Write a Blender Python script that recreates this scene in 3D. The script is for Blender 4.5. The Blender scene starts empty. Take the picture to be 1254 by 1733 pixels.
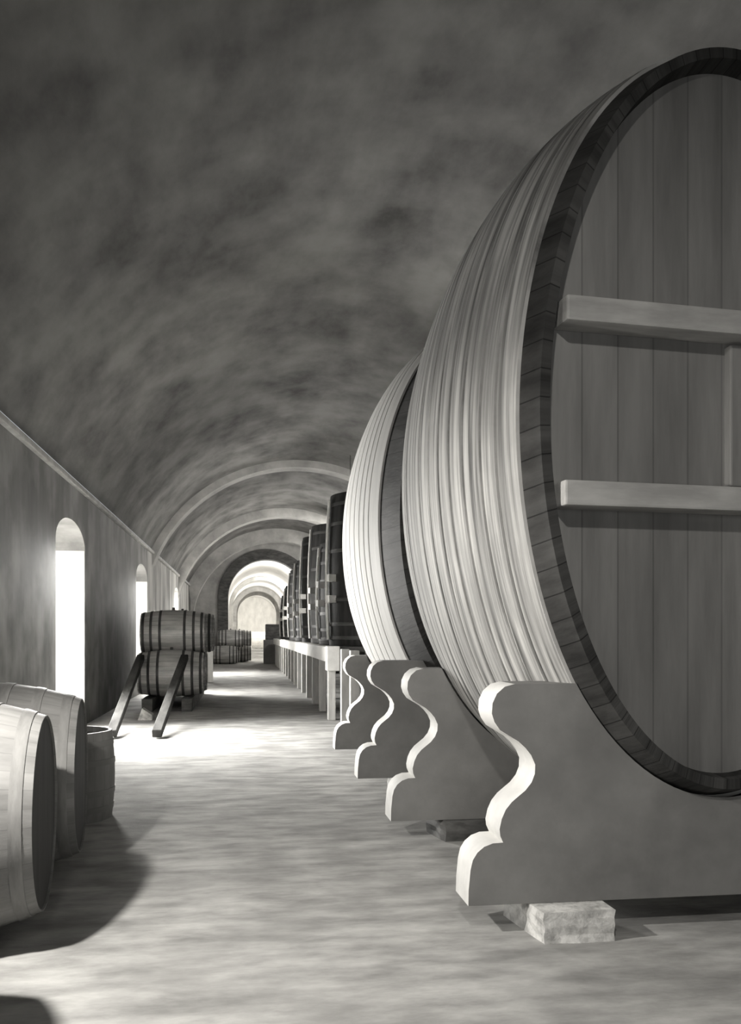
import bpy, bmesh, math, random
from mathutils import Vector, Matrix
random.seed(7)
PI = math.pi
sc = bpy.context.scene
COL = sc.collection

# ------------------------------------------------------------------ materials
def mat(name, dark, light, scale=(1, 1, 1), coord='Object', rough=0.8, bump=0.2, detail=8.0,
        lo=0.35, hi=0.65, boards=None, blotch=None, var=.15, spec=0.3, metal=0.0, bscale=None):
    """two-tone noise material; boards=(axis, width, gap_tone) adds plank joints; blotch=(scale, dark, amount)"""
    m = bpy.data.materials.new(name); m.use_nodes = True
    nt = m.node_tree; N = nt.nodes; L = nt.links
    b = N['Principled BSDF']
    b.inputs['Roughness'].default_value = rough
    b.inputs['Specular IOR Level'].default_value = spec
    b.inputs['Metallic'].default_value = metal
    tc = N.new('ShaderNodeTexCoord')
    mp = N.new('ShaderNodeMapping'); mp.inputs['Scale'].default_value = scale
    L.new(tc.outputs[coord], mp.inputs['Vector'])
    n = N.new('ShaderNodeTexNoise'); n.inputs['Scale'].default_value = 1.0
    n.inputs['Detail'].default_value = detail; n.inputs['Roughness'].default_value = 0.62
    L.new(mp.outputs['Vector'], n.inputs['Vector'])
    r = N.new('ShaderNodeValToRGB')
    r.color_ramp.elements[0].position = lo; r.color_ramp.elements[1].position = hi
    r.color_ramp.elements[0].color = (*dark, 1); r.color_ramp.elements[1].color = (*light, 1)
    L.new(n.outputs['Fac'], r.inputs['Fac'])
    col = r.outputs['Color']
    if blotch:
        bs, btone, bamt = blotch
        n2 = N.new('ShaderNodeTexNoise'); n2.inputs['Scale'].default_value = bs; n2.inputs['Detail'].default_value = 5
        L.new(tc.outputs[coord], n2.inputs['Vector'])
        r2 = N.new('ShaderNodeValToRGB')
        r2.color_ramp.elements[0].position = 0.42; r2.color_ramp.elements[1].position = 0.68
        r2.color_ramp.elements[0].color = (0, 0, 0, 1); r2.color_ramp.elements[1].color = (bamt, bamt, bamt, 1)
        L.new(n2.outputs['Fac'], r2.inputs['Fac'])
        mx = N.new('ShaderNodeMix'); mx.data_type = 'RGBA'
        L.new(r2.outputs['Color'], mx.inputs[0]); L.new(col, mx.inputs[6]); mx.inputs[7].default_value = (*btone, 1)
        col = mx.outputs[2]
    hgt = n.outputs['Fac']
    if boards:
        axis, width, gap = boards
        sx = N.new('ShaderNodeSeparateXYZ'); L.new(tc.outputs[coord], sx.inputs[0])
        dv = N.new('ShaderNodeMath'); dv.operation = 'DIVIDE'; dv.inputs[1].default_value = width
        L.new(sx.outputs[axis], dv.inputs[0])
        fl = N.new('ShaderNodeMath'); fl.operation = 'FLOOR'; L.new(dv.outputs[0], fl.inputs[0])
        fr = N.new('ShaderNodeMath'); fr.operation = 'FRACT'; L.new(dv.outputs[0], fr.inputs[0])
        wn = N.new('ShaderNodeTexWhiteNoise'); wn.noise_dimensions = '1D'; L.new(fl.outputs[0], wn.inputs['W'])
        mr = N.new('ShaderNodeMapRange'); mr.inputs[3].default_value = 1 - var; mr.inputs[4].default_value = 1 + var * .8
        L.new(wn.outputs['Value'], mr.inputs[0])
        ln = N.new('ShaderNodeMath'); ln.operation = 'GREATER_THAN'; ln.inputs[1].default_value = 0.05
        L.new(fr.outputs[0], ln.inputs[0])
        lm = N.new('ShaderNodeMapRange'); lm.inputs[3].default_value = gap; lm.inputs[4].default_value = 1.0
        L.new(ln.outputs[0], lm.inputs[0])
        mu = N.new('ShaderNodeMath'); mu.operation = 'MULTIPLY'
        L.new(mr.outputs[0], mu.inputs[0]); L.new(lm.outputs[0], mu.inputs[1])
        mm = N.new('ShaderNodeMix'); mm.data_type = 'RGBA'; mm.blend_type = 'MULTIPLY'; mm.inputs[0].default_value = 1
        L.new(col, mm.inputs[6]); L.new(mu.outputs[0], mm.inputs[7])
        col = mm.outputs[2]
    L.new(col, b.inputs['Base Color'])
    if bump:
        bp = N.new('ShaderNodeBump'); bp.inputs['Strength'].default_value = bump; bp.inputs['Distance'].default_value = 0.03
        L.new(hgt, bp.inputs['Height']); L.new(bp.outputs['Normal'], b.inputs['Normal'])
    return m

def g(v, w=1.0):                       # warm neutral grey
    return (v * (1 + 0.012 * w), v, v * (1 - 0.035 * w))

def emat(name, col, s):
    m = bpy.data.materials.new(name); m.use_nodes = True
    b = m.node_tree.nodes['Principled BSDF']
    b.inputs['Base Color'].default_value = (*col, 1)
    b.inputs['Emission Color'].default_value = (*col, 1)
    b.inputs['Emission Strength'].default_value = s
    return m

M = {}
M['vault'] = mat('vault_plaster', g(.085), g(.25), (1.3, .6, 1.3), rough=.95, bump=.5, lo=.3, hi=.72, blotch=(.8, g(.36), .5), spec=.1)
M['rib'] = mat('rib_plaster', g(.28), g(.54), (1.2, .8, 1.2), rough=.95, bump=.4, lo=.3, hi=.7, spec=.1)
M['wall'] = mat('wall_plaster', g(.075), g(.19), (1.6, 1.6, .28), rough=.72, bump=.3, lo=.3, hi=.7, blotch=(1.3, g(.48), .4), spec=.3)
M['wallpale'] = mat('stained_pale_plaster', g(.22), g(.62), (1.2, 1.2, .3), rough=.85, bump=.3, lo=.36, hi=.58, spec=.15)
M['ledge'] = mat('ledge_stone', g(.42), g(.62), (3, 3, 3), rough=.9, bump=.3)
M['reveal'] = mat('whitewash', g(.62), g(.78), (2, 2, 1), rough=.85, bump=.15)
M['floor'] = mat('earth_floor', g(.24), g(.50), (2.0, 5.0, 1.0), rough=.92, bump=.55, lo=.32, hi=.66, detail=12, blotch=(1.6, g(.17), .5), spec=.15)
M['hoop'] = mat('weathered_hoop', g(.10), g(.60), (.6, 16, 1), 'UV', rough=.75, bump=.4, lo=.36, hi=.60, blotch=(1.7, g(.24), .6))
M['hoop_fresh'] = mat('pale_hoop', g(.36), g(.52), (.8, 10, 1), 'UV', rough=.72, bump=.2, lo=.25, hi=.6)
M['stave'] = mat('dark_stave', g(.022), g(.07), (6, 1.2, 1), 'UV', rough=.72, bump=.3, boards=(0, .13, .35), spec=.2)
M['head'] = mat('head_boards', g(.17), g(.25), (6, 6, .7), rough=.75, bump=.12, boards=(0, .21, .72))
M['brace'] = mat('brace_wood', g(.30), g(.50), (1.2, 6, 6), rough=.75, bump=.25, blotch=(3.0, g(.2), .4))
M['support'] = mat('support_grey_paint', g(.15), g(.22), (2.2, 2.2, 2.2), rough=.7, bump=.12, blotch=(1.6, g(.12), .35))
M['edge'] = mat('support_lit_edge', g(.58), g(.76), (3, 3, 3), rough=.7, bump=.15)  # pale tone stands in for side light on the support's edges
M['stone'] = mat('limestone', g(.32), g(.72), (9, 9, 9), rough=.9, bump=.5, lo=.36, hi=.6)
M['barrel'] = mat('pale_barrel_stave', g(.15), g(.26), (5, 1.2, 1), 'UV', rough=.55, bump=.2, boards=(0, .11, .8), var=.05)
M['barrel_head'] = mat('dark_barrel_head', g(.028), g(.055), (8, 8, 1), rough=.7, bump=.2, boards=(0, .13, .5))
M['barrel_old'] = mat('old_barrel_stave', g(.30), g(.60), (7, 1.2, 1), 'UV', rough=.35, bump=.25, boards=(0, .10, .45), spec=.55)
M['iron'] = mat('hoop_iron', g(.03), g(.075), (3, 14, 1), 'UV', rough=.55, bump=.2, spec=.3, metal=.1)
M['galv'] = mat('pale_band', g(.15), g(.24), (3, 14, 1), 'UV', rough=.5, bump=.15)
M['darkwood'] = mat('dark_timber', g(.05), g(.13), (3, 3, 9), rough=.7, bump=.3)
M['skid'] = mat('skid_timber', g(.03), g(.07), (5, 1, 5), rough=.9, bump=.3, spec=.05)
M['white'] = mat('white_painted_timber', g(.66), g(.82), (4, .8, 4), rough=.7, bump=.15)
M['post'] = mat('post_timber', g(.42), g(.62), (6, 6, 1), rough=.7, bump=.2)
M['rackcask'] = mat('blackened_stave', g(.012), g(.035), (6, 1.2, 1), 'UV', rough=.6, bump=.12, boards=(0, .13, .6), spec=.12)
M['rackhead'] = mat('blackened_head', g(.035), g(.07), (6, 6, 1), rough=.75, bump=.15, boards=(0, .2, .6))
M['enamel'] = mat('lamp_enamel', g(.1), g(.14), (3, 3, 3), rough=.4, bump=0)
M['bulb'] = emat('lamp_bulb', (1, .95, .86), 3.0)
M['pane'] = emat('daylit_pane', (1, .98, .94), 4.0)

# ------------------------------------------------------------------ mesh helpers
def link(name, bm, m, parent=None, smooth=None, recalc=True):
    if recalc: bmesh.ops.recalc_face_normals(bm, faces=bm.faces)
    me = bpy.data.meshes.new(name); bm.to_mesh(me); bm.free()
    if smooth is not None:
        for p in me.polygons: p.use_smooth = True
        me.set_sharp_from_angle(angle=math.radians(smooth))
    for mm in (m if isinstance(m, (list, tuple)) else [m]): me.materials.append(mm)
    o = bpy.data.objects.new(name, me); COL.objects.link(o)
    if parent: o.parent = parent
    return o

def box(bm, x0, x1, y0, y1, z0, z1, bev=0.0):
    r = bmesh.ops.create_cube(bm, size=1.0)
    for v in r['verts']:
        v.co = Vector(((x0 + x1) / 2 + v.co.x * (x1 - x0), (y0 + y1) / 2 + v.co.y * (y1 - y0), (z0 + z1) / 2 + v.co.z * (z1 - z0)))
    if bev:
        es = list({e for v in r['verts'] for e in v.link_edges})
        bmesh.ops.bevel(bm, geom=es, offset=bev, segments=2, affect='EDGES', profile=0.6)

def bar(bm, p, q, w, h, bev=0.0):
    """rectangular bar from p to q"""
    p = Vector(p); q = Vector(q); d = q - p
    r = bmesh.ops.create_cube(bm, size=1.0)
    rot = d.to_track_quat('Y', 'Z').to_matrix()
    for v in r['verts']:
        v.co = rot @ Vector((v.co.x * w, v.co.y * d.length, v.co.z * h)) + (p + q) / 2
    if bev:
        es = list({e for v in r['verts'] for e in v.link_edges})
        bmesh.ops.bevel(bm, geom=es, offset=bev, segments=1, affect='EDGES')

def prism(bm, poly, axis, a0, a1, poly1=None):
    """extrude a 2-D polygon along an axis. axis 'y': poly=(x,z); axis 'x': poly=(y,z)"""
    def P(p, a):
        return (p[0], a, p[1]) if axis == 'y' else (a, p[0], p[1])
    A = [bm.verts.new(P(p, a0)) for p in poly]; B = [bm.verts.new(P(p, a1)) for p in (poly1 or poly)]
    n = len(poly)
    f0 = bm.faces.new(A); f1 = bm.faces.new(list(reversed(B)))
    side = [bm.faces.new((A[i], B[i], B[(i + 1) % n], A[(i + 1) % n])) for i in range(n)]
    bm.normal_update()
    bmesh.ops.triangulate(bm, faces=[f0, f1], ngon_method='EAR_CLIP')
    return side

def rings(bm, prof, n, zc=0.0, closed=False):
    """loft of elliptical rings along local y: prof = [(y, a, b)]; UV u = arc metres, v = length metres"""
    uv = bm.loops.layers.uv.verify()
    R = []
    for (y, a, b) in prof:
        R.append([bm.verts.new((a * math.cos(2 * PI * i / n), y, zc + b * math.sin(2 * PI * i / n))) for i in range(n)])
    am = max(p[1] for p in prof); bmx = max(p[2] for p in prof)
    circ = PI * (am + bmx)
    L = [0.0]
    for i in range(1, len(prof)):
        L.append(L[-1] + math.hypot(prof[i][0] - prof[i - 1][0], prof[i][1] - prof[i - 1][1]))
    m = len(prof)
    for j in range(m if closed else m - 1):
        k = (j + 1) % m
        for i in range(n):
            f = bm.faces.new((R[j][i], R[j][(i + 1) % n], R[k][(i + 1) % n], R[k][i]))
            for lp, (uu, vv) in zip(f.loops, ((i, prof[j][0]), (i + 1, prof[j][0]), (i + 1, prof[k][0]), (i, prof[k][0]))):
                lp[uv].uv = (uu / n * circ, vv)
    return R

def tag(o, label=None, cat=None, group=None, kind=None):
    if label: o['label'] = label
    if cat: o['category'] = cat
    if group: o['group'] = group
    if kind: o['kind'] = kind
    return o

def empty(name, loc, label, cat, group=None, rz=0.0):
    o = bpy.data.objects.new(name, None); COL.objects.link(o)
    o.location = loc; o.rotation_euler = (0, 0, rz); o.empty_display_size = .2
    return tag(o, label, cat, group)

def copy_tree(o, parent=None):
    c = o.copy(); COL.objects.link(c)
    if parent: c.parent = parent
    for ch in [x for x in bpy.data.objects if x.parent == o]:
        copy_tree(ch, c)
    return c

def struct(name, bm, m, smooth=None):
    o = link(name, bm, m, None, smooth); o['kind'] = 'structure'; return o

# ------------------------------------------------------------------ the setting
XL, XR = -2.8, 6.1            # side walls of the vaulted cellar
SPR = 4.05                    # height of the vault's spring line
VX, VZ, VR = 1.68, 2.02, 5.0  # centre and radius of the vault arc
YB, YE = -4.0, 50.0           # back wall and far cross wall

bm = bmesh.new(); box(bm, -3.6, 6.7, YB - .5, 112, -.3, 0); struct('floor', bm, M['floor'])

def arc(R, n=48, x0=XL - .02, x1=XR + .12, cx=VX, cz=VZ):
    t0 = math.acos(max(-1, min(1, (x0 - cx) / R))); t1 = math.acos(max(-1, min(1, (x1 - cx) / R)))
    return [(cx + R * math.cos(t0 + (t1 - t0) * i / n), cz + R * math.sin(t0 + (t1 - t0) * i / n)) for i in range(n + 1)]

def arch_band(name, R, th, y0, y1, m, **k):
    bm = bmesh.new()
    inn = arc(R, **k); out = arc(R + th, **k)
    n = len(inn)
    for i in range(n - 1):
        quad = [inn[i], inn[i + 1], out[i + 1], out[i]]
        A = [bm.verts.new((p[0], y0, p[1])) for p in quad]; B = [bm.verts.new((p[0], y1, p[1])) for p in quad]
        bm.faces.new(A); bm.faces.new(B[::-1])
        bm.faces.new((A[0], B[0], B[1], A[1])); bm.faces.new((A[2], B[2], B[3], A[3]))
        if i == 0: bm.faces.new((A[3], B[3], B[0], A[0]))
        if i == n - 2: bm.faces.new((A[1], B[1], B[2], A[2]))
    bmesh.ops.remove_doubles(bm, verts=bm.verts, dist=1e-4)
    return struct(name, bm, m, 40)

arch_band('ceiling', VR, .35, YB, 22.4, M['vault'], n=72)
arch_band('ceiling_far', VR, .35, 22.4, YE, M['vault'], n=72)
arch_band('trim_1', VR - .22, .24, 27.6, 28.3, M['rib'])
arch_band('trim_2', VR - .36, .38, 38.2, 39.0, M['rib'])
arch_band('trim_3', VR - .66, .68, 45.6, 46.4, M['rib'])

# left wall with three deep arched window niches
NICHE = [(13.75, 16.2, .35, 3.05), (23.6, 26.3, .6, 3.1), (36.0, 38.4, .6, 3.1)]
bm = bmesh.new()
ys = [YB] + [v for w in NICHE for v in w[:2]] + [YE]
bm2 = bmesh.new()                                    # the stretch beyond the second window is paler and stained
for i in range(0, len(ys), 2): box(bm2 if ys[i] > 26 else bm, XL - .75, XL, ys[i], ys[i + 1], 0, SPR)
near = bm
for (a, b, z0, zt) in NICHE:
    bm = bm2 if a > 30 else near
    box(bm, XL - .75, XL, a, b, 0, z0)
    c = (a + b) / 2; hw = (b - a) / 2; rise = .42
    arcp = [(c - hw * math.cos(PI * i / 16), zt + rise * math.sin(PI * i / 16)) for i in range(17)]
    prism(bm, [(a, SPR)] + arcp + [(b, SPR)], 'x', XL - .75, XL)
struct('wall_left', near, M['wall'])
struct('wall_left_far', bm2, M['wallpale'])
bm = bmesh.new()
box(bm, XL - .75, XL + .07, YB, YE, SPR - .02, SPR + .07, .02)
struct('trim_4', bm, M['ledge'])
bm = bmesh.new(); box(bm, XR, XR + .6, YB, YE, 0, 4.2); struct('wall_right', bm, M['wall'])

# whitewashed lining, frame and pane of each window
for k, (a, b, z0, zt) in enumerate(NICHE):
    bm = bmesh.new()
    e = .012
    box(bm, XL - .62, XL - .01, b - e, b - .001, z0, zt + .02)          # far jamb
    box(bm, XL - .62, XL - .01, a + .001, a + e, z0, zt + .02)          # near jamb
    box(bm, XL - .62, XL - .01, a, b, z0, z0 + e)                       # sill
    struct('trim_%d' % (5 + k), bm, M['reveal'])
    bm = bmesh.new()
    xf = XL - .66
    for yy in (a + .04, (2 * a + b) / 3, (a + 2 * b) / 3, b - .04): box(bm, xf, xf + .05, yy - .03, yy + .03, z0, zt)
    for zz in (z0 + .03, (z0 + zt) / 2, zt - .0): box(bm, xf, xf + .05, a, b, zz - .03, zz + .03)
    w = struct('window_%d' % (k + 1), bm, M['darkwood'])
    bm = bmesh.new(); c = (a + b) / 2; hw = (b - a) / 2
    poly = [(a, z0), (a, zt)] + [(c - hw * math.cos(PI * i / 16), zt + .42 * math.sin(PI * i / 16)) for i in range(1, 16)] + [(b, zt), (b, z0)]
    prism(bm, poly, 'x', xf - .03, xf - .01)
    p = link('window_pane', bm, M['pane'], w)

# back wall with the entrance behind the photographer
bm = bmesh.new()
arcp = arc(VR + .3, 32)
prism(bm, [(XL - .7, 3.2)] + [(XL - .7, 4.2)] + arcp + [(XR + .5, 4.2), (XR + .5, 3.2)], 'y', YB - .4, YB)
box(bm, XL - .7, -1.0, YB - .4, YB, 0, 3.2); box(bm, 2.2, XR + .5, YB - .4, YB, 0, 3.2)
struct('wall_back', bm, M['wall'])

# far cross wall with its round arch, and the bright gallery behind
GX, GR, GS = 1.2, 2.2, 3.65
bm = bmesh.new()
arcg = [(GX - GR * math.cos(PI * i / 40), GS + GR * math.sin(PI * i / 40)) for i in range(41)]
up = arc(VR + .2, 32)
prism(bm, [(XL - .6, 0), (XL - .6, 4.1)] + up + [(XR + .5, 4.1), (XR + .5, 0), (GX + GR, 0)] + arcg[::-1] + [(GX - GR, 0)], 'y', YE, YE + .7)
struct('wall_far', bm, M['rib'])
bm = bmesh.new()
ri, ro = GR - .06, GR + .5
pi_ = [(GX - ri, 0)] + [(GX - ri * math.cos(PI * i / 40), GS + ri * math.sin(PI * i / 40)) for i in range(41)] + [(GX + ri, 0)]
po_ = [(GX - ro, 0)] + [(GX - ro * math.cos(PI * i / 40), GS + ro * math.sin(PI * i / 40)) for i in range(41)] + [(GX + ro, 0)]
for i in range(len(pi_) - 1):
    q = [pi_[i], pi_[i + 1], po_[i + 1], po_[i]]
    A = [bm.verts.new((p[0], YE - .15, p[1])) for p in q]; B = [bm.verts.new((p[0], YE + .72, p[1])) for p in q]
    bm.faces.new(A); bm.faces.new((A[0], B[0], B[1], A[1])); bm.faces.new((A[2], B[2], B[3], A[3]))
bmesh.ops.remove_doubles(bm, verts=bm.verts, dist=1e-4)
struct('trim_8', bm, M['darkwood'], 40)
GW = 2.45
def gallery_band(name, r, th, y0, y1, m):
    bm = bmesh.new()
    def line(rr): return [(GX - rr, 0)] + [(GX - rr * math.cos(PI * i / 36), GS + rr * math.sin(PI * i / 36)) for i in range(37)] + [(GX + rr, 0)]
    a, b = line(r), line(r + th)
    for i in range(len(a) - 1):
        q = [a[i], a[i + 1], b[i + 1], b[i]]
        A = [bm.verts.new((p[0], y0, p[1])) for p in q]; B = [bm.verts.new((p[0], y1, p[1])) for p in q]
        bm.faces.new(A); bm.faces.new(B[::-1]); bm.faces.new((A[0], B[0], B[1], A[1])); bm.faces.new((A[2], B[2], B[3], A[3]))
    bmesh.ops.remove_doubles(bm, verts=bm.verts, dist=1e-4)
    struct(name, bm, m, 40)
gallery_band('ceiling_gallery', GW, .3, YE + .7, 111, M['reveal'])
gallery_band('trim_9', GW - .3, .28, 69, 70, M['rib'])
gallery_band('trim_10', GW - .45, .43, 84, 85, M['rib'])
gallery_band('trim_11', GW - .45, .43, 93, 94, M['rib'])
bm = bmesh.new(); box(bm, -1.6, 4.0, 108, 108.4, 0, 6.4); struct('wall_gallery_end', bm, M['reveal'])
bm = bmesh.new()
for i in range(11): box(bm, .7, 2.3, 95 + i * .5, 101, i * .17, (i + 1) * .17)
struct('trim_stairs', bm, M['ledge'])

# ------------------------------------------------------------------ casks and barrels
def make_cask(name, label, cat, group, loc, L, a, b, k, hoops, ms, rz=0.0, n=96, ch=.10, braces=None, hatch=False, th=.022, wall=.07, bung=False, back=True):
    """loc = base under the middle; local -y is the front head. hoops = [(t0, t1)] in 0..1 along the length"""
    root = empty(name, loc, label, cat, group, rz)
    f = lambda t: 1 - k * (2 * t - 1) ** 2
    S = 14
    prof = []
    f0 = f(0)
    prof.append((-L / 2 + ch, a * f0 - wall, b * f0 - wall)); prof.append((-L / 2, a * f0 - wall * .8, b * f0 - wall * .8))
    for i in range(S + 1):
        t = i / S; prof.append((-L / 2 + L * t, a * f(t), b * f(t)))
    prof.append((L / 2, a * f0 - wall * .8, b * f0 - wall * .8)); prof.append((L / 2 - ch, a * f0 - wall, b * f0 - wall))
    bm = bmesh.new(); rings(bm, prof, n, b)
    link('staves', bm, ms['stave'], root, 35)
    for side in ((-1, 1) if back else (-1,)):
        bm = bmesh.new(); y = side * (L / 2 - ch)
        R = rings(bm, [(y - side * .0, a * f0 - wall, b * f0 - wall), (y + side * -.03, a * f0 - wall, b * f0 - wall)], n, b)
        bm.faces.new(R[0]); bm.faces.new(R[1])
        h = link('head', bm, ms['head'], root)
    for (t0, t1, tone) in hoops:
        pr = []
        m = 5
        pr.append((-L / 2 + L * t0, a * f(t0) - .004, b * f(t0) - .004))
        for i in range(m):
            t = t0 + (t1 - t0) * i / (m - 1)
            e = th if 0 < i < m - 1 else th * .92
            pr.append((-L / 2 + L * t, a * f(t) + e, b * f(t) + e))
        pr.append((-L / 2 + L * t1, a * f(t1) - .004, b * f(t1) - .004))
        bm = bmesh.new(); rings(bm, pr, n, b, closed=True)
        link('hoop', bm, ms[tone], root, 50)
    if braces:
        y = -L / 2 + ch
        for (zz, hh, dep) in braces:
            ai, bi = a * f0 - wall - .01, b * f0 - wall - .01
            dz = max(abs(zz + hh / 2 - b), abs(zz - hh / 2 - b)); w = ai * math.sqrt(max(0, 1 - (dz / bi) ** 2))
            bm = bmesh.new(); box(bm, -w, w, y - dep, y + .005, zz - hh / 2, zz + hh / 2, .012)
            link('head_brace', bm, ms['brace'], root)
    if hatch:
        y = -L / 2 + ch; z0 = braces[1][0] + braces[1][1] / 2; z1 = braces[0][0] - braces[0][1] / 2
        bm = bmesh.new(); box(bm, .02, .42, y - .06, y + .005, z0 + .02, z1 - .02, .01)
        hp = link('hatch_door', bm, ms['hatch'], root)
        bm = bmesh.new(); box(bm, .19, .25, y - .12, y - .06, (z0 + z1) / 2 - .16, (z0 + z1) / 2 + .16, .01)
        link('hatch_handle', bm, M['iron'], hp)
    if bung:
        bm = bmesh.new(); bmesh.ops.create_cone(bm, cap_ends=True, segments=12, radius1=.035, radius2=.03, depth=.07)
        for v in bm.verts: v.co.z += 2 * b + .02
        link('bung', bm, M['darkwood'], root, 40)
    return root

CX, CA, CB, CZ, CK, CYAW = 2.50, 1.265, 2.243, 2.764, .108, .088
C1Y0, C1Y1 = 4.46, 7.10
C2Y0, C2Y1 = 8.64, 11.42
big = dict(stave=M['stave'], head=M['head'], brace=M['brace'], hatch=M['head'], old=M['hoop'], new=M['hoop_fresh'])
def edges(y0, y1, ys, tone, gap=.03):
    L = y1 - y0; out = []
    for p, q in zip(ys[:-1], ys[1:]): out.append(((p - y0 + gap / 2) / L, (q - y0 - gap / 2) / L, tone))
    return out
h1 = edges(C1Y0, C1Y1, [4.63, 4.86, 5.04, 5.28, 5.50, 5.70, 5.92, 6.18, 6.72, 6.84, 7.08], 'old')
k1 = make_cask('giant_cask', 'nearest giant oval cask with weathered pale hoops and two head braces, at right', 'cask', 'giant casks on scrolled supports',
          (CX, (C1Y0 + C1Y1) / 2, CZ - CB), C1Y1 - C1Y0, CA, CB, CK, h1, big, rz=CYAW, n=144, ch=.12,
          braces=[(3.27 - CZ + CB, .13, .17), (2.325 - CZ + CB, .13, .17)], hatch=True)
h2 = edges(C2Y0, C2Y1, [9.12, 9.44, 9.62, 9.82, 10.06, 10.34, 10.66, 11.40], 'new')
k2 = make_cask('giant_cask', 'second giant oval cask with smooth pale hoops, just behind the nearest cask', 'cask', 'giant casks on scrolled supports',
          (CX, (C2Y0 + C2Y1) / 2, CZ - CB), C2Y1 - C2Y0, CA, CB, CK, h2, big, rz=CYAW, n=144, ch=.12,
          braces=[(3.27 - CZ + CB, .13, .17), (2.325 - CZ + CB, .13, .17)], hatch=True)

# scrolled supports
PROF = [(1.42, 1.336), (1.365, 1.322), (1.322, 1.285), (1.298, 1.235), (1.294, 1.18), (1.308, 1.135), (1.338, 1.092), (1.385, 1.063),
        (1.44, 1.03), (1.478, .995), (1.51, .955), (1.532, .905), (1.530, .855), (1.512, .81), (1.478, .768), (1.44, .738), (1.403, .708),
        (1.37, .668), (1.348, .62), (1.336, .566), (1.340, .53), (1.356, .494), (1.30, .492), (1.252, .475), (1.215, .445), (1.19, .405), (1.178, .355),
        (1.168, .25), (1.166, .165)]
def make_support(y0, y1, label, yc0, L):
    root = empty('scrolled_cask_support', (CX, (y0 + y1) / 2, .165), label, 'cask support', 'scrolled supports under the giant casks')
    left = [(x - CX - (0 if y0 < 5 else .06), z - .165) for x, z in PROF]
    right = [(-x, z) for x, z in left]
    ztop = 1.336
    def outline(yy):                        # saddle: follows the bulging cask's oval, so it differs at the two faces
        t = (yy - yc0) / L; f = 1 - CK * (2 * t - 1) ** 2
        sh = -CYAW * (yy - yc0 - L / 2)
        a, b = CA * f + .026, CB * f + .026
        xs = a * math.sqrt(max(0, 1 - ((ztop - CZ) / b) ** 2))
        a0 = math.atan2((ztop - CZ) / b, -xs / a); a1 = math.atan2((ztop - CZ) / b, xs / a)
        if a0 > 0: a0 -= 2 * PI
        sad = []
        for i in range(33):
            th = a0 + (a1 - a0) * i / 32
            sad.append((a * math.cos(th) + sh, CZ + b * math.sin(th) - .165))
        return left[::-1] + sad + right
    poly = outline(y0)
    sad = poly[len(left):len(left) + 33]
    bm = bmesh.new(); h = (y1 - y0) / 2
    side = prism(bm, poly, 'y', -h, h, outline(y1))
    nl = len(left)
    for i, f_ in enumerate(side):           # profile's edge strip is coloured lighter for the side light on it
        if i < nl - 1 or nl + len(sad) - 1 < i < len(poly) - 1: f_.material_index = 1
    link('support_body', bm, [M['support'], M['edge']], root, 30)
    return root
SUP = [(4.56, 4.84), (6.71, 6.99), (8.74, 9.01), (10.99, 11.26)]
SL = ['front scrolled support nearest the camera, under the nearest giant cask',
      'second scrolled support from the front, under the rear end of the nearest cask',
      'third scrolled support from the front, under the front end of the second cask',
      'rearmost of the four scrolled supports, beside the white rail']
for (y0, y1), lb, kk in zip(SUP, SL, (0, 0, 1, 1)):
    make_support(y0, y1, lb, (C1Y0, C2Y0)[kk], (C1Y1 - C1Y0, C2Y1 - C2Y0)[kk])
BL = [('pale rough stone block under the nearest scrolled support', 'stone block coloured dark for the shade under the second scrolled support',
       'stone block under the third scrolled support', 'stone block under the rearmost scrolled support'),
      ('right-hand stone block under the nearest scrolled support', 'right-hand stone block under the second scrolled support',
       'right-hand stone block under the third scrolled support', 'right-hand stone block under the rearmost scrolled support')]
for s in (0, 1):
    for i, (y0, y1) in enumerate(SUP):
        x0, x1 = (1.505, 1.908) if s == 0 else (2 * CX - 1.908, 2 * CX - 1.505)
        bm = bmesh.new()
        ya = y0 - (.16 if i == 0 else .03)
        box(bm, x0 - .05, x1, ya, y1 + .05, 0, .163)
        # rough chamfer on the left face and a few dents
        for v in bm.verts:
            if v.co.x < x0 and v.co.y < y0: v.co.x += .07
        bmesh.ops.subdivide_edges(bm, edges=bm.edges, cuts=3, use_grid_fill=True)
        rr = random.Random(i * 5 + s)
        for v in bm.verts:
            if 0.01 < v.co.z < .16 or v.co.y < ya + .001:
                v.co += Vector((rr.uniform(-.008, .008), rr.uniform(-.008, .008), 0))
        o = link('stone_block', bm, M['darkwood'] if (s, i) == (0, 1) else M['stone'])  # second block gets the dark timber colour in place of shade
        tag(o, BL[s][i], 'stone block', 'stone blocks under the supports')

# ------------------------------------------------------------------ barrels lying along the left wall
lb = dict(stave=M['barrel'], head=M['barrel_head'], iron=M['galv'])
def hoopset(L, ys, w, tone): return [((y + L / 2 - w / 2) / L, (y + L / 2 + w / 2) / L, tone) for y in ys]
BLn, BR = 1.35, .64
bh = hoopset(BLn, [-.60, -.42, -.22, .22, .42, .60], .06, 'iron')
lying = []
for (yy, xh, lab) in ((5.0, -1.07, 'nearest pale barrel lying on its side at the left edge, dark head to the aisle'),
                      (6.29, -1.11, 'second pale barrel lying behind the nearest one at left'),
                      (3.46, -1.07, 'barrel lying left of the camera that casts the corner shadow')):
    rz = PI / 2 + math.radians(5)
    c = Vector((xh, yy, 0)) - Vector((math.cos(math.radians(5)), math.sin(math.radians(5)), 0)) * (BLn / 2)
    if not lying:
        o = make_cask('lying_barrel', lab, 'barrel', 'pale barrels lying along the left wall', (c.x, c.y, 0), BLn, BR, BR, .19, bh, lb, rz=rz, n=64, ch=.012, th=.006, wall=.010, bung=True)
        lying.append(o)
    else:
        o = copy_tree(lying[0]); o['label'] = lab; o.location = (c.x, c.y, 0)

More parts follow.
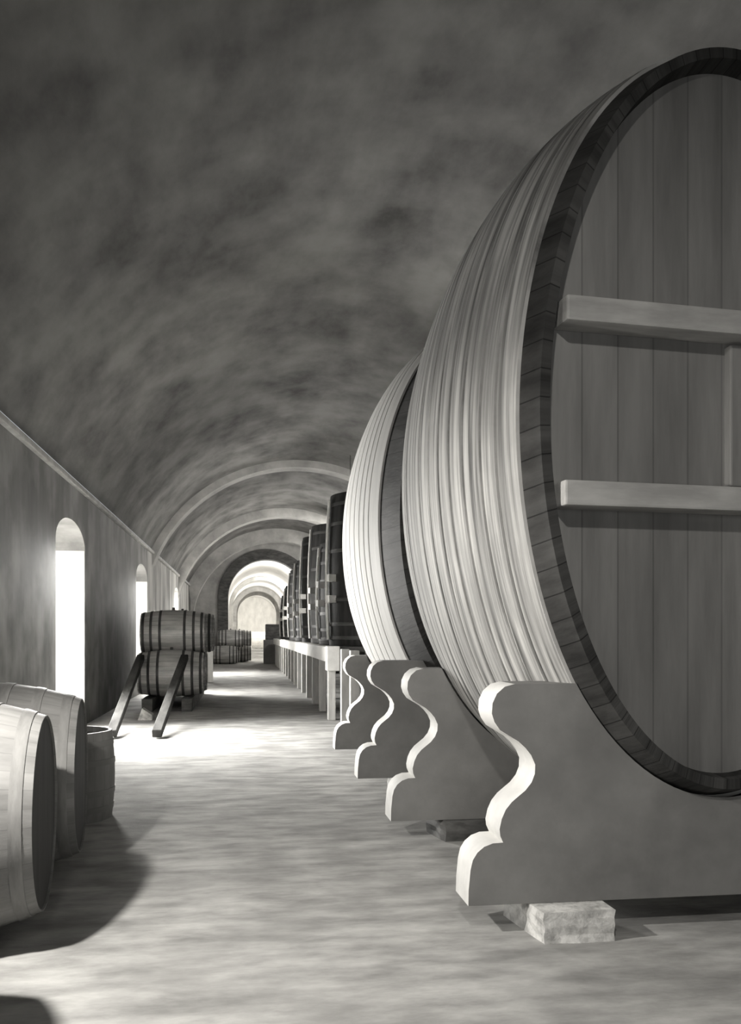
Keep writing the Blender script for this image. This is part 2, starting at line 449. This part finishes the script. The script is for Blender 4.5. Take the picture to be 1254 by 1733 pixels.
# upright tub beyond them
tubm = dict(stave=M['barrel'], head=M['barrel_head'], iron=M['galv'])
def make_tub(loc, r, h):
    root = empty('upright_tub', loc, 'small upright wooden tub standing behind the second lying barrel', 'tub')
    bm = bmesh.new(); rr = lambda z: r * (.94 + .06 * math.sin(PI * z / h))
    n = 48
    uv = bm.loops.layers.uv.verify()
    prof = [(rr(0) - .03, .02)] + [(rr(h * i / 8), h * i / 8) for i in range(9)] + [(rr(h) - .03, h), (rr(h) - .035, h - .06)]
    V = [[bm.verts.new((a * math.cos(2 * PI * i / n), a * math.sin(2 * PI * i / n), z)) for i in range(n)] for a, z in prof]
    for j in range(len(prof) - 1):
        for i in range(n):
            f = bm.faces.new((V[j][i], V[j][(i + 1) % n], V[j + 1][(i + 1) % n], V[j + 1][i]))
            for lp, (a, b_) in zip(f.loops, ((i, prof[j][1]), (i + 1, prof[j][1]), (i + 1, prof[j + 1][1]), (i, prof[j + 1][1]))):
                lp[uv].uv = (a / n * 2 * PI * r, b_)
    link('staves', bm, M['barrel'], root, 40)
    bm = bmesh.new(); bmesh.ops.create_circle(bm, cap_ends=True, segments=n, radius=rr(h) - .03)
    for v in bm.verts: v.co.z = h - .05
    link('head', bm, M['barrel_head'], root)
    for z in (.1, .24, h - .26, h - .1):
        bm = bmesh.new()
        A = [[bm.verts.new(((rr(zz) + e) * math.cos(2 * PI * i / n), (rr(zz) + e) * math.sin(2 * PI * i / n), zz)) for i in range(n)]
             for zz, e in ((z - .025, -.002), (z - .025, .005), (z + .025, .005), (z + .025, -.002))]
        for j in range(3):
            for i in range(n): bm.faces.new((A[j][i], A[j][(i + 1) % n], A[j + 1][(i + 1) % n], A[j + 1][i]))
        link('hoop', bm, M['galv'], root, 40)
make_tub((-1.56, 8.05, 0), .42, .76)

# ------------------------------------------------------------------ stacked barrels in the middle distance
om = dict(stave=M['barrel_old'], head=M['barrel_head'], iron=M['iron'])
OL, OR_ = 1.36, .5
oh = hoopset(OL, [-.62, -.45, -.26, .26, .45, .62], .055, 'iron')
base = None
def old_barrel(x_head, y, zc, lab):
    global base
    loc = (x_head - OL / 2, y, zc - OR_)
    if base is None:
        base = make_cask('stacked_barrel', lab, 'barrel', 'dark barrels stacked along the left wall', loc, OL, OR_, OR_, .14, oh, om, rz=PI / 2, n=56, ch=.05, th=.006, wall=.03, bung=True)
    else:
        o = copy_tree(base); o['label'] = lab; o.location = loc
SB = .27
rowl = [(19.4, -.88), (20.42, -.86), (21.44, -.90), (22.46, -.95), (23.48, -1.0)]
lab_low = ['glossy barrel at the bottom front of the stack, behind the sloping skid rails', 'second barrel of the bottom row in the stack at left',
           'third barrel of the bottom row in the stack at left', 'fourth barrel of the bottom row in the stack at left', 'last barrel of the bottom row in the stack at left']
for (y, xh), lab in zip(rowl, lab_low): old_barrel(xh, y, SB + OR_ , lab)
lab_up = ['glossy barrel on top at the front of the stack, under the stained wall', 'second barrel of the top row in the stack at left',
          'third barrel of the top row in the stack at left', 'last barrel of the top row in the stack at left']
for i, lab in enumerate(lab_up):
    y = (rowl[i][0] + rowl[i + 1][0]) / 2
    old_barrel((-.88, -.76, -.74, -.86)[i], y, SB + OR_ + math.sqrt((2 * OR_ + .004) ** 2 - .51 ** 2), lab)
for x, lab in ((-2.0, 'dark stillage beam under the stacked barrels, wall side'), (-1.2, 'dark stillage beam under the stacked barrels, aisle side')):
    bm = bmesh.new(); box(bm, x - .11, x + .11, 18.7, 24.2, 0, SB, .015)
    tag(link('stillage_beam', bm, M['darkwood']), lab, 'timber beam', 'stillage beams under the barrel stack')
for p, q, lab in (((-1.34, 13.9, .075), (-1.26, 18.99, 1.12), 'dark skid rail leaning on the barrel stack, the one nearer the aisle'),
                  ((-2.02, 13.95, .075), (-2.16, 18.99, 1.12), 'dark skid rail leaning on the barrel stack, the one nearer the wall')):
    bm = bmesh.new(); bar(bm, p, q, .15, .12, .012)
    tag(link('skid_rail', bm, M['skid']), lab, 'skid rail', 'skid rails for rolling barrels')
bm = bmesh.new(); prism(bm, [(-1.98, 0), (-1.72, 0), (-1.72, .10), (-1.90, .22)], 'y', 16.9, 17.2)
tag(link('wedge_block', bm, M['stone']), 'small pale wedge lying between the skid rails', 'wedge')

# white marker post and the far barrels by the arch
bm = bmesh.new(); box(bm, -1.26, -1.06, 29.9, 30.02, 0, 1.15, .02)
tag(link('white_board', bm, M['white']), 'upright white board standing beyond the barrel stack', 'board')
ZU = .5 + math.sqrt((2 * OR_ + .004) ** 2 - .52 ** 2)
fb = [(-.40, 48.25, .5, 'lower far dark barrel in front of the arch'), (-.30, 49.29, .5, 'second far dark barrel in front of the arch, against the jamb'),
      (-.1, 48.77, ZU, 'upper far dark barrel in front of the arch'), (.2, 51.6, .5, 'low dark barrel just inside the bright gallery'),
      (.35, 52.12, ZU, 'upper dark barrel inside the bright gallery'), (.35, 52.64, .5, 'farthest low barrel inside the bright gallery')]
for xh, y, zc, lab in fb:
    o = copy_tree(base); o['label'] = lab; o['group'] = 'far barrels by the arch'; o.location = (xh - OL / 2, y, zc - .5)

# ------------------------------------------------------------------ rack with the further casks
RX = 1.62
rk = empty('cask_rack', (RX, 30, 0), 'long white rail on a row of posts that carries the dark casks', 'rack')
def rel(o): o.location = (-RX, -30, 0)
bm = bmesh.new(); box(bm, 1.50, 1.72, 16.75, 48, 1.08, 1.37, .015); rel(link('rail', bm, M['white'], rk))
bm = bmesh.new(); box(bm, 1.50, 1.74, 16.35, 16.75, .92, 1.38, .015); rel(link('end_block', bm, M['white'], rk))
bm = bmesh.new(); box(bm, 3.6, 3.82, 16.35, 48, 1.08, 1.37, .015); rel(link('rear_rail', bm, M['darkwood'], rk))
bm = bmesh.new(); box(bm, 1.72, 4.3, 16.6, 48, 1.27, 1.36); rel(link('deck', bm, M['darkwood'], rk))
ypost = [16.55 + 1.95 * i for i in range(16)]
for yy in ypost:
    bm = bmesh.new(); top = .92 if yy < 16.7 else 1.08
    box(bm, 1.53, 1.67, yy - .11, yy + .11, 0, top, .01); rel(link('post', bm, M['post'], rk))
    bm = bmesh.new(); box(bm, 3.62, 3.8, yy - .11, yy + .11, 0, 1.08, .01); rel(link('post', bm, M['darkwood'], rk))
for yy, lab in ((13.6, 'lone post standing just behind the rearmost scrolled support'), (14.9, 'second lone post, between the scrolled support and the white rail')):
    bm = bmesh.new(); box(bm, 1.60, 1.74, yy - .08, yy + .08, 0, 1.35, .01)
    tag(link('timber_post', bm, M['post']), lab, 'post', 'lone posts before the rack')

def make_vat(label, x, y, z0, r, h):
    root = empty('upright_vat', (x, y, z0), label, 'vat', 'dark upright vats on the white rack')
    n = 56
    rr = lambda z: r * (1 - .05 * ((2 * z / h - .9) ** 2))
    def lathe(prof, name, m, par, ang=40):
        bm = bmesh.new(); uv = bm.loops.layers.uv.verify()
        V = [[bm.verts.new((q * math.cos(2 * PI * i / n), q * math.sin(2 * PI * i / n), z)) for i in range(n)] for q, z in prof]
        for j in range(len(prof) - 1):
            for i in range(n):
                f = bm.faces.new((V[j][i], V[j][(i + 1) % n], V[j + 1][(i + 1) % n], V[j + 1][i]))
                for lp, (a, b_) in zip(f.loops, ((i, prof[j][1]), (i + 1, prof[j][1]), (i + 1, prof[j + 1][1]), (i, prof[j + 1][1]))):
                    lp[uv].uv = (a / n * 2 * PI * r, b_)
        return link(name, bm, m, par, ang)
    lathe([(rr(0) - .05, .05), (rr(0) - .05, 0)] + [(rr(h * i / 12), h * i / 12) for i in range(13)] + [(rr(h) - .06, h), (rr(h) - .06, h - .12)], 'staves', M['rackcask'], root)
    bm = bmesh.new(); bmesh.ops.create_circle(bm, cap_ends=True, segments=n, radius=rr(h) - .055)
    for v in bm.verts: v.co.z = h - .1
    link('head', bm, M['rackhead'], root)
    for t in (.05, .14, .30, .62, .80, .93):
        z = h * t
        lathe([(rr(z - .035) - .002, z - .035), (rr(z - .035) + .012, z - .035), (rr(z + .035) + .012, z + .035), (rr(z + .035) - .002, z + .035)], 'hoop', M['iron'], root)
    bm = bmesh.new(); a = PI * 1.05; N_ = 8; pts = []      # pale tube added as the highlight up the aisle side
    for i in range(15):
        z = .12 + (h - .22) * i / 14; q = rr(z) + .045
        pts.append([bm.verts.new((q * math.cos(a) + .034 * math.cos(2 * PI * k / N_), q * math.sin(a) + .034 * math.sin(2 * PI * k / N_), z)) for k in range(N_)])
    for p, q in zip(pts[:-1], pts[1:]):
        for k in range(N_): bm.faces.new((p[k], p[(k + 1) % N_], q[(k + 1) % N_], q[k]))
    bm.faces.new(pts[0]); bm.faces.new(pts[-1])
    link('highlight_tube', bm, M['white'], root, 50)  # white tube imitates the light streak on the vat
    for zz in (.95, 1.38):          # two pale cleats on the aisle side
        bm = bmesh.new(); a = PI * 1.13
        q = rr(zz)
        bar(bm, ((q - .02) * math.cos(a), (q - .02) * math.sin(a), zz), ((q + .16) * math.cos(a), (q + .16) * math.sin(a), zz), .16, .13, .01)
        link('cleat', bm, M['white'], root)
RC = [(18.6, 1.16, 4.50, 'nearest dark upright vat on the white rack, partly behind the second giant cask'),
      (21.1, 1.05, 3.74, 'shorter dark upright vat, second along the white rack'),
      (23.9, 1.2, 4.50, 'tall dark upright vat, third along the white rack'),
      (27.7, 1.2, 4.60, 'tall dark upright vat, fourth along the white rack'),
      (31.6, 1.2, 4.2, 'dark upright vat, fifth along the white rack'),
      (35.6, 1.2, 4.15, 'dark upright vat, sixth along the white rack'),
      (39.8, 1.2, 3.75, 'dark upright vat, seventh along the white rack'),
      (44.0, 1.2, 3.5, 'last dark upright vat on the white rack, nearest the arch')]
for y0, r, zt, lab in RC: make_vat(lab, 1.66 + r + .05, y0, 1.372, r, zt - 1.372)
bm = bmesh.new(); box(bm, 1.0, 2.1, 48.3, 49.6, 0, 1.3, .02)
tag(link('grey_chest', bm, M['support']), 'low grey chest standing past the end of the white rack', 'chest')
bm = bmesh.new(); box(bm, 1.1, 2.0, 48.4, 49.5, 1.3, 2.15, .02)
tag(link('dark_crate', bm, M['darkwood']), 'dark crate standing on the grey chest past the white rack', 'crate')

# ------------------------------------------------------------------ lamps
vtop = lambda x: VZ + math.sqrt(VR ** 2 - (x - VX) ** 2)
def lampfix(name, label, p, top, wall=None):
    root = empty(name, (p[0], p[1], p[2]), label, 'lamp', 'enamel cellar lamps')
    bm = bmesh.new()
    n = 24
    prof = [(.03, .16), (.06, .12), (.14, .07), (.2, 0), (.19, 0), (.13, .06), (.05, .11)]
    V = [[bm.verts.new((r * math.cos(2 * PI * i / n), r * math.sin(2 * PI * i / n), z)) for i in range(n)] for r, z in prof]
    for j in range(len(prof) - 1):
        for i in range(n): bm.faces.new((V[j][i], V[j][(i + 1) % n], V[j + 1][(i + 1) % n], V[j + 1][i]))
    link('lamp_shade', bm, M['enamel'], root, 40)
    bm = bmesh.new(); bmesh.ops.create_uvsphere(bm, u_segments=12, v_segments=8, radius=.045)
    for v in bm.verts: v.co.z += .07
    link('bulb', bm, M['bulb'], root, 60)
    bm = bmesh.new()
    if wall is None: box(bm, -.008, .008, -.008, .008, .14, top - p[2] + .02)
    else: bar(bm, (0, 0, .15), (wall - p[0], 0, .3), .03, .03)
    link('lamp_cord' if wall is None else 'lamp_bracket', bm, M['darkwood'], root)
    return root

def spot(loc, target, power, ang=120, blend=.6, r=.08, col=(1, .97, .92)):
    l = bpy.data.lights.new('lamp_light', 'SPOT'); l.energy = power; l.spot_size = math.radians(ang); l.spot_blend = blend
    l.shadow_soft_size = r; l.color = col
    o = bpy.data.objects.new('lamp_light', l); COL.objects.link(o); o.location = loc
    o.rotation_euler = (Vector(target) - Vector(loc)).to_track_quat('-Z', 'Y').to_euler(); return o
def point(loc, power, r=.1, col=(1, .97, .92)):
    l = bpy.data.lights.new('lamp_light', 'POINT'); l.energy = power; l.shadow_soft_size = r; l.color = col
    o = bpy.data.objects.new('lamp_light', l); COL.objects.link(o); o.location = loc; return o
def area(loc, target, w, h, power, spread=150, col=(1, .985, .95)):
    l = bpy.data.lights.new('daylight_and_fill', 'AREA'); l.shape = 'RECTANGLE'; l.size = w; l.size_y = h; l.energy = power; l.color = col
    l.spread = math.radians(spread)
    o = bpy.data.objects.new('daylight_and_fill', l); COL.objects.link(o); o.location = loc
    o.rotation_euler = (Vector(target) - Vector(loc)).to_track_quat('-Z', 'Y').to_euler(); return o

# wall lamp on the left wall, outside the frame
lampfix('pendant_lamp', 'enamel pendant lamp hanging low over the lying barrels at left', (-1.5, 3.72, 2.33), vtop(-1.5))
spot((-1.5, 3.72, 2.3), (1.2, 4.9, .5), 460, 140, .5, .05)
# unseen pendant added over the camera to light the nearest cask head
lampfix('pendant_lamp', 'unseen enamel pendant lamp added above the aisle to light the nearest cask', (-.6, -1.0, 5.2), vtop(-.6))
spot((-.6, -1.0, 5.17), (2.2, 4.6, 1.5), 620, 62, .9, .12)
# fill light added behind the camera, set in the entrance opening
area((.6, YB + .05, 1.7), (1.2, 6, 2.4), 3.0, 3.0, 60, 160)
# daylight through the window niches
for (a, b, z0, zt), pw in zip(NICHE, (1150, 600, 800)):
    c = (a + b) / 2
    area((XL - .50, c - .2, (z0 + zt) / 2 + .2), (XL + 2.2, c - 2.6, .4), b - a - .5, zt - z0 - .3, pw, 140)
# hidden lamps added over the casks to brighten the left wall and vault
for (x, y, z, pw) in ((3.0, 25.4, 5.2, 340), (3.9, 36.6, 5.3, 850), (4.3, 44.6, 5.0, 450)):
    lampfix('pendant_lamp', 'hidden enamel pendant lamp added over the dark casks to brighten the wall', (x, y, z), vtop(x) - .1)
    point((x, y, z - .12), pw)
for (x, y, z, pw) in ((2.6, 56, 4.6, 500), (2.4, 68, 4.6, 400), (2.0, 80, 4.6, 400), (1.6, 98, 4.6, 1300)):  # unseen point lights added to brighten the gallery
    point((x, y, z), pw, .2)

# ------------------------------------------------------------------ world, camera, view
w = bpy.data.worlds.new('World'); sc.world = w; w.use_nodes = True
w.node_tree.nodes['Background'].inputs[0].default_value = (.9, .95, 1, 1)
w.node_tree.nodes['Background'].inputs[1].default_value = .8

cam = bpy.data.cameras.new('camera'); co = bpy.data.objects.new('camera', cam); COL.objects.link(co)
co.location = (0, 0, 1.6); co.rotation_euler = (PI / 2, 0, -math.atan(212 / 1500))
cam.sensor_fit = 'HORIZONTAL'; cam.sensor_width = 36; cam.lens = 1500 / 1254 * 36
cam.shift_y = 207 / 1254; cam.clip_end = 300
sc.camera = co
vs = sc.view_settings
vs.view_transform = 'Standard'; vs.look = 'None'; vs.gamma = 1; vs.exposure = 0; vs.use_curve_mapping = False
sc.cycles.use_denoising = True
sc.cycles.max_bounces = 8; sc.cycles.diffuse_bounces = 5
